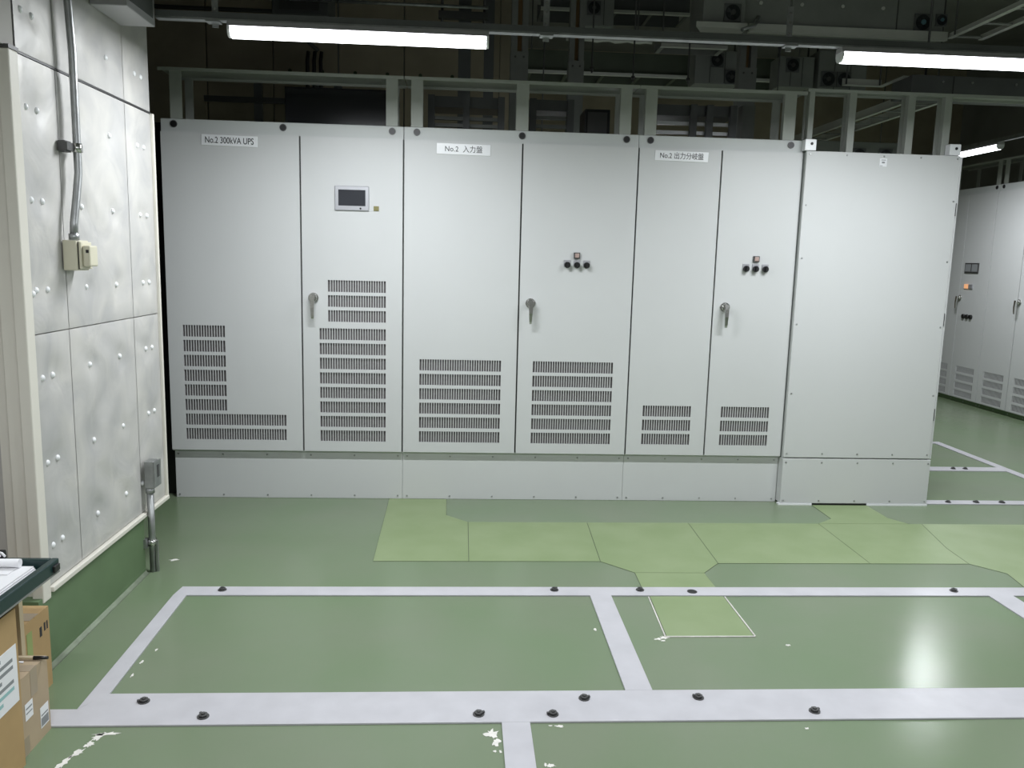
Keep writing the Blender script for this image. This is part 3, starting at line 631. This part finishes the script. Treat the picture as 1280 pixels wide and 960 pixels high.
MB().tube([(0.02,-0.006,0.022),(0.035,-0.018,0.024),(0.05,-0.030,0.019)], 0.004, 6).build('strip', M_PAPER, clip); MB().tube([(0.035,-0.006,0.022),(0.05,-0.018,0.024),(0.065,-0.030,0.019)], 0.004, 6).build('strip', M_PAPER, clip)

# ---------------------------------------------------------------- overhead plant behind the cabinets
def riser(label, x0, x1, y, zs, z0=2.40, m=M_DUCT, slot=True):
    r = thing('cable_riser', label, 'cable duct', (0,y,0), 0, 'vertical cable risers')
    w_ = x1-x0
    if slot:
        MB().box(x0, x0+w_*0.36, 0, 0.08, zs, 4.6).build('side_channel', m, r); MB().box(x1-w_*0.36, x1, 0, 0.08, zs, 4.6).build('side_channel', m, r)
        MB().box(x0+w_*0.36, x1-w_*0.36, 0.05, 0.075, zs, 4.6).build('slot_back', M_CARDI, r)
        MB().box(x0-0.004, x1+0.004, -0.004, 0.08, z0, zs).build('cover', m, r)
        for dx in (0.25, 0.75): MB().cyl((x0+w_*dx,-0.004,zs-0.04),(x0+w_*dx,-0.008,zs-0.04),0.008,8).build('bolt', M_DSTEEL, r)
    else: MB().box(x0, x1, 0, 0.06, z0, 4.6).build('channel', m, r)
    return r
riser('slotted grey cable riser above the middle of the input cabinet', 2.155, 2.28, 1.2, 3.10)
riser('slotted grey cable riser right of the input cabinet middle', 2.59, 2.70, 1.2, 3.05)
riser('slotted grey cable riser above the output cabinet', 3.89, 4.02, 1.2, 3.05)
riser('dark channel riser at the end of the concrete wall', 1.98, 2.07, 2.6, 3.0, m=M_DUCTD, slot=False)
riser('dark channel riser fixed to the wall below the cross bracket', 1.75, 1.86, 2.3, 3.0, m=M_DUCTD, slot=False)
br = thing('cross_bracket', 'dark bolted cross bracket hung above the left lamp end', 'bracket', (1.79,2.2,3.58))
MB().box(-0.21, 0.21, -0.03, 0.03, 0.0, 0.06).build('bar', M_DSTEEL, br)
for x in (-0.18, 0.18): MB().cyl((x,0,-0.05),(x,0,1.02),0.012,8).build('rod', M_DSTEEL, br)
# struts on the concrete wall behind the UPS frame
ws = thing('wall_strut_frame', 'dark strut frame against the concrete wall behind the UPS', 'strut', (0,2.9,0))
for x in (-0.12, 0.42, 0.62): MB().box(x-0.035, x+0.035, 0, 0.06, 2.3, 3.25).build('upright', M_DUCTD, ws)
for z in (2.95, 2.70): MB().box(-0.6, 1.2, -0.045, -0.005, z, z+0.05).build('crossbar', M_DSTEEL, ws)
hb = thing('hanging_box', 'dark equipment box hung at the top above the left lamp', 'box', (0.4,2.2,3.56))
bevel(MB().box(-0.22, 0.25, 0, 0.4, 0.0, 0.7).build('case', M_DUCTD, hb), 0.01)
MB().box(-0.15, 0.18, -0.02, -0.001, 0.04, 0.30).build('louvre', M_DSTEEL, hb)
tag(MB().tube([(0.35,2.1,3.655),(2.0,2.1,3.655)], 0.014, 8).build('thin_pipe', M_STEEL), 'thin steel pipe running along the top of the concrete wall', 'pipe')
tag(MB().tube([(-2.2,3.0,3.80),(0.0,3.0,3.80),(0.06,3.0,3.78),(0.4,3.15,3.5)], 0.02, 8).build('bent_pipe', M_DSTEEL), 'dark bent pipe in the upper left corner', 'pipe')
for x, nm in ((0.37, 'left'), (0.43, 'middle'), (0.49, 'right')):
    tag(MB().tube([(x,2.75,0.0),(x,2.75,3.32),(x+0.01,2.75,3.40)], 0.018, 8).build('cable_end', M_BLACK), 'black cable end standing behind the UPS frame, %s of three' % nm, 'cable')
# cable trays along the row
def tray_x(label, x0, x1, y, z0, h, dy, m, lip=M_PALE):
    r = thing('cable_tray', label, 'cable tray', (0,y,0), 0, 'cable trays overhead')
    MB().box(x0, x1, 0, 0.004, z0+0.004, z0+h).build('side_rail', m, r); MB().box(x0, x1, dy-0.004, dy, z0+0.004, z0+h).build('side_rail', m, r)
    MB().box(x0, x1, -0.028, 0.012, z0, z0+0.0035).box(x0, x1, -0.028, -0.0245, z0+0.0035, z0+0.024).build('bottom_lip', lip, r)
    n = max(1, int((x1-x0)/0.3))
    for k in range(n+1):
        x = x0+0.02+(x1-x0-0.04)*k/n; MB().box(x-0.015, x+0.015, 0.0125, dy-0.0045, z0+0.005, z0+0.015).build('rung', m, r)
    for x in (x0+0.06, x1-0.06): MB().cyl((x,dy+0.004,z0+0.02),(x,dy+0.004,4.6),0.006,8).build('hanger_rod', M_DSTEEL, r)
    return r
tray_x('long dark green cable tray with a pale lower lip', 2.36, 5.0, 2.3, 3.19, 0.20, 0.4, M_TRAYG)
tray_x('small lit cable tray just under the lamp rail line', 3.23, 3.72, 1.0, 3.12, 0.07, 0.2, M_DUCT)
tray_x('far upper dark cable tray near the ceiling', 2.5, 3.9, 2.8, 3.86, 0.16, 0.4, M_DUCTD)
ip = thing('insulated_pipe', 'crumpled foil-wrapped pipe behind the lamp rail', 'pipe', (0,1.7,3.335))
MB().tube([(2.62+0.05*k,0,0.004*math.sin(k*2.1)) for k in range(15)], [0.019+0.004*math.sin(k*1.7) for k in range(15)], 10).build('wrapped_pipe', M_BUSHC, ip)
for x in (2.75, 3.2): MB().cyl((x,0,0.0),(x,0,1.265),0.005,8).build('hanger_rod', M_DSTEEL, ip)
def fan(par, x, y, z, r, hub=None):
    m = MB().box(x-r*1.12, x+r*1.12, y-0.012, y-0.0005, z-r*1.12, z+r*1.12); m.build('fan_frame', M_DUCTD, par)
    MB().cyl((x,y-0.012,z),(x,y-0.016,z),r,18).build('fan_opening', M_FANB, par)
    MB().cyl((x,y-0.016,z),(x,y-0.026,z),r*0.34,12).build('fan_hub', hub or M_DSTEEL, par)
    b_ = MB()
    for k in range(5):
        t = k*2*math.pi/5; ca, sa = math.cos(t), math.sin(t); ca2, sa2 = math.cos(t+0.6), math.sin(t+0.6)
        b_.face([(x+r*0.33*ca,y-0.023,z+r*0.33*sa),(x+r*0.9*ca,y-0.022,z+r*0.9*sa),(x+r*0.9*ca2,y-0.017,z+r*0.9*sa2),(x+r*0.33*ca2,y-0.018,z+r*0.33*sa2)])
    b_.build('fan_blades', M_FANB, par)
def fanbox(label, x0, x1, y, z0, z1, fans, m=M_DUCT):
    r = thing('fan_box', label, 'fan unit', (0,y,0), 0, 'fan boxes overhead')
    bevel(MB().box(x0, x1, 0, 0.22, z0, z1).build('case', m, r), 0.005)
    for k in (0.33, 0.66): MB().box(x0+(x1-x0)*k-0.003, x0+(x1-x0)*k+0.003, -0.003, -0.0003, z0+0.01, z1-0.01).build('panel_seam', M_DSTEEL, r)
    for f in fans: fan(r, f[0], 0, f[1], f[2])
    for x in (x0+0.02, x1-0.02): MB().cyl((x,0.1,z1),(x,0.1,4.6),0.008,8).build('hanger_rod', M_DSTEEL, r)
    return r
fanbox('grey fan box with two staggered fans above the output cabinet', 3.74, 4.12, 1.9, 3.07, 3.34, [(3.92,3.26,0.05),(4.05,3.13,0.05)])
fanbox('grey fan box with a single fan right of the output riser', 4.46, 4.76, 1.9, 3.07, 3.32, [(4.57,3.245,0.05)])
fanbox('grey fan box with twin side by side fans near the right lamp', 4.80, 5.22, 1.9, 3.05, 3.38, [(4.885,3.145,0.055),(5.02,3.145,0.055)])
fanbox('grey fan box with a small dark fan at the top above the input cabinet', 2.80, 3.05, 2.0, 3.52, 3.9, [(2.88,3.66,0.05)])
# big upper duct with fans, turning towards the viewer
du = thing('upper_duct', 'large grey duct with fans across the upper right', 'duct', (0,0.5,0))
bevel(MB().box(3.40, 5.05, 0, 0.36, 3.12, 3.62).build('case', M_DUCT, du), 0.006)
MB().box(3.70, 5.07, -0.035, 0.0, 3.105, 3.119).box(3.70, 5.07, -0.035, -0.031, 3.1195, 3.16).build('bottom_flange', M_PALE, du)
bevel(MB().box(3.38, 3.66, -0.05, -0.001, 3.14, 3.6).build('end_housing', M_DUCT, du), 0.004)
MB().prism([(3.32,-0.12),(3.66,-0.12),(3.66,-0.002),(3.38,-0.002)], 3.10, 3.135).build('end_flange', M_PALE, du)
fan(du, 3.575, -0.05, 3.215, 0.05, M_DSTEEL); fan(du, 4.90, 0.0, 3.22, 0.05, M_FANC); fan(du, 5.03, 0.0, 3.24, 0.035, M_FANC)
for x in (3.78, 4.06, 4.34, 4.62): MB().cyl((x,0,3.30),(x,-0.01,3.30),0.012,8).build('bolt', M_PALE, du)
MB().box(4.72, 4.728, -0.003, -0.0004, 3.13, 3.6).build('case_seam', M_DSTEEL, du)
for x in (3.5, 4.4, 5.0): MB().cyl((x,0.18,3.62),(x,0.18,4.6),0.01,8).build('hanger_rod', M_DSTEEL, du)
MB().tube([(3.60,-0.20,3.07),(3.70,-0.14,3.12),(3.76,-0.02,3.19),(3.77,0.0,3.21)], 0.013, 8).build('flexible_hose', M_STEEL, du)
def ladder_y(label, xa, xb, y0, y1, z, m=M_PALE, h=0.035):
    r = thing('cable_ladder', label, 'cable ladder', (0,y0,z), 0, 'cable ladders running towards the viewer')
    L = y1-y0
    for x in (xa, xb): MB().box(x-0.018, x+0.018, 0, L, 0, 0.004).box(x-0.003, x+0.003, 0, L, 0.004, h).build('side_rail', m, r)
    n = int(L/0.3)
    for k in range(n+1):
        y = 0.03+(L-0.06)*k/n; MB().box(xa+0.019, xb-0.019, y-0.015, y+0.015, 0.005, 0.012).build('rung', M_DUCT, r)
    for y in (0.1, L-0.1): MB().cyl((xa-0.022,y,0),(xa-0.022,y,4.6-z),0.006,8).build('hanger_rod', M_DSTEEL, r)
    return r
ladder_y('pale cable ladder slanting to the top right corner', 5.09, 5.31, -2.4, 0.48, 3.12)
ladder_y('pale cable ladder seen through the slim posts of the enclosure frame', 5.20, 5.44, 0.62, 3.4, 2.83, h=0.07)
ld = thing('lower_duct', 'dark grey duct along the top right just above the frame', 'duct', (0,0.26,0))
bevel(MB().box(4.74, 6.5, 0, 0.26, 2.705, 2.83).build('case', M_DUCTD, ld), 0.005)
MB().box(5.02, 5.026, -0.002, -0.0003, 2.71, 2.825).build('case_seam', M_BLACK, ld)
for x in (4.95, 5.15, 5.45, 5.8): MB().cyl((x,0,2.79),(x,-0.006,2.79),0.008,8).build('bolt', M_STEEL, ld)
for x in (4.9, 6.2): MB().cyl((x,0.13,2.83),(x,0.13,4.6),0.008,8).build('hanger_rod', M_DSTEEL, ld)
el = thing('tray_elbow', 'pale zigzag tray elbow below the right lamp end', 'cable tray', (0,0,2.82))
MB().box(4.44, 4.73, 0.59, 0.63, 0, 0.004).box(4.69, 4.73, 0.28, 0.59, 0, 0.004).box(4.44, 4.72, 0.628, 0.632, 0.004, 0.05).build('flange', M_PALE, el)
MB().cyl((4.46,0.61,0.004),(4.46,0.61,0.285),0.006,8).cyl((4.70,0.61,0.004),(4.70,0.61,0.285),0.006,8).build('hanger_rod', M_DSTEEL, el)
# gear standing on the cabinets inside the frames
gb = thing('cover_box', 'glossy black cover box inside the UPS top frame', 'cover', (0.67,0.34,2.351))
bevel(MB().box(0.0, 0.66, 0, 0.35, 0, 0.27).build('case', M_GLOSSB, gb), 0.003)
MB().box(-0.004, 0.664, -0.006, -0.0005, 0.0, 0.015).build('foot_strip', M_DSTEEL, gb)
def low_ladder(label, x0, x1, y, zs, m_r, mu=M_DUCTD, ups_=None):
    r = thing('busbar_rack', label, 'rack', (0,y,2.351), 0, 'dark racks inside the top frames')
    for x in (ups_ or (x0, x1)): MB().box(x-0.022, x+0.022, 0, 0.04, 0, 0.27).build('upright', mu, r)
    MB().box(x0-0.022, x1+0.022, 0.042, 0.3, 0.20, 0.27).build('top_box', M_DUCTD, r)
    for z in zs: MB().box(x0+0.0, x1-0.0, 0.042, 0.07, z, z+0.022).build('rung', m_r, r)
    return r
low_ladder('dark busbar rack at the left inside the input top frame', 1.60, 2.06, 0.42, (0.03, 0.075, 0.12), M_DUCT, ups_=(1.60, 1.83, 2.06))
low_ladder('dark busbar rack at the middle inside the input top frame', 2.27, 2.52, 0.42, (0.03, 0.09, 0.145), M_DUCT)
bb = thing('terminal_box', 'black terminal box inside the right of the input top frame', 'box', (2.62,0.45,2.351)); bevel(MB().box(0,0.17,0,0.25,0,0.22).build('case', M_BLACK, bb), 0.004); MB().box(0.02,0.15,-0.004,-0.0005,0.02,0.2).build('lid', M_DSTEEL, bb)
low_ladder('rack with white bars standing in for bright gaps inside the output top frame', 3.10, 3.62, 0.42, (0.02, 0.08, 0.14), M_PLATE, ups_=(3.06, 3.35, 3.46, 3.62))  # white bars stand in for light showing through the gaps
gp = thing('grey_column', 'grey square column behind the output top frame', 'column', (3.72,0.55,2.351)); MB().box(0,0.09,0,0.09,0,0.3).build('tube', M_DUCT, gp); MB().box(-0.02,0.11,-0.02,0.11,-0.0,0.01).build('base_plate', M_FRAME, gp)
fp = thing('fan_cabinet', 'dark fan cabinet low behind the slim posts', 'fan unit', (4.5,2.4,0)); bevel(MB().box(0.45,1.35,0,0.2,2.42,2.72).build('case', M_DUCT, fp), 0.004); MB().box(0.5,1.3,0.0,0.19,0,2.42).build('stand', M_DUCTD, fp)
fan(fp, 0.95, 0, 2.6, 0.055, M_FANC); fan(fp, 1.2, 0, 2.6, 0.055, M_FANC)
for x, z0, nm in ((2.72, 2.9, 'left'), (3.02, 2.85, 'middle'), (3.42, 2.85, 'right')):
    r = thing('hanger_rod', 'thin dark threaded rod hanging over the input cabinet, %s one' % nm, 'rod', (x,0.9,z0)); MB().cyl((0,0,0),(0,0,4.6-z0),0.006,8).build('rod', M_DSTEEL, r); MB().cyl((0,0,0.02),(0,0,0.04),0.014,6).build('nut', M_DSTEEL, r)
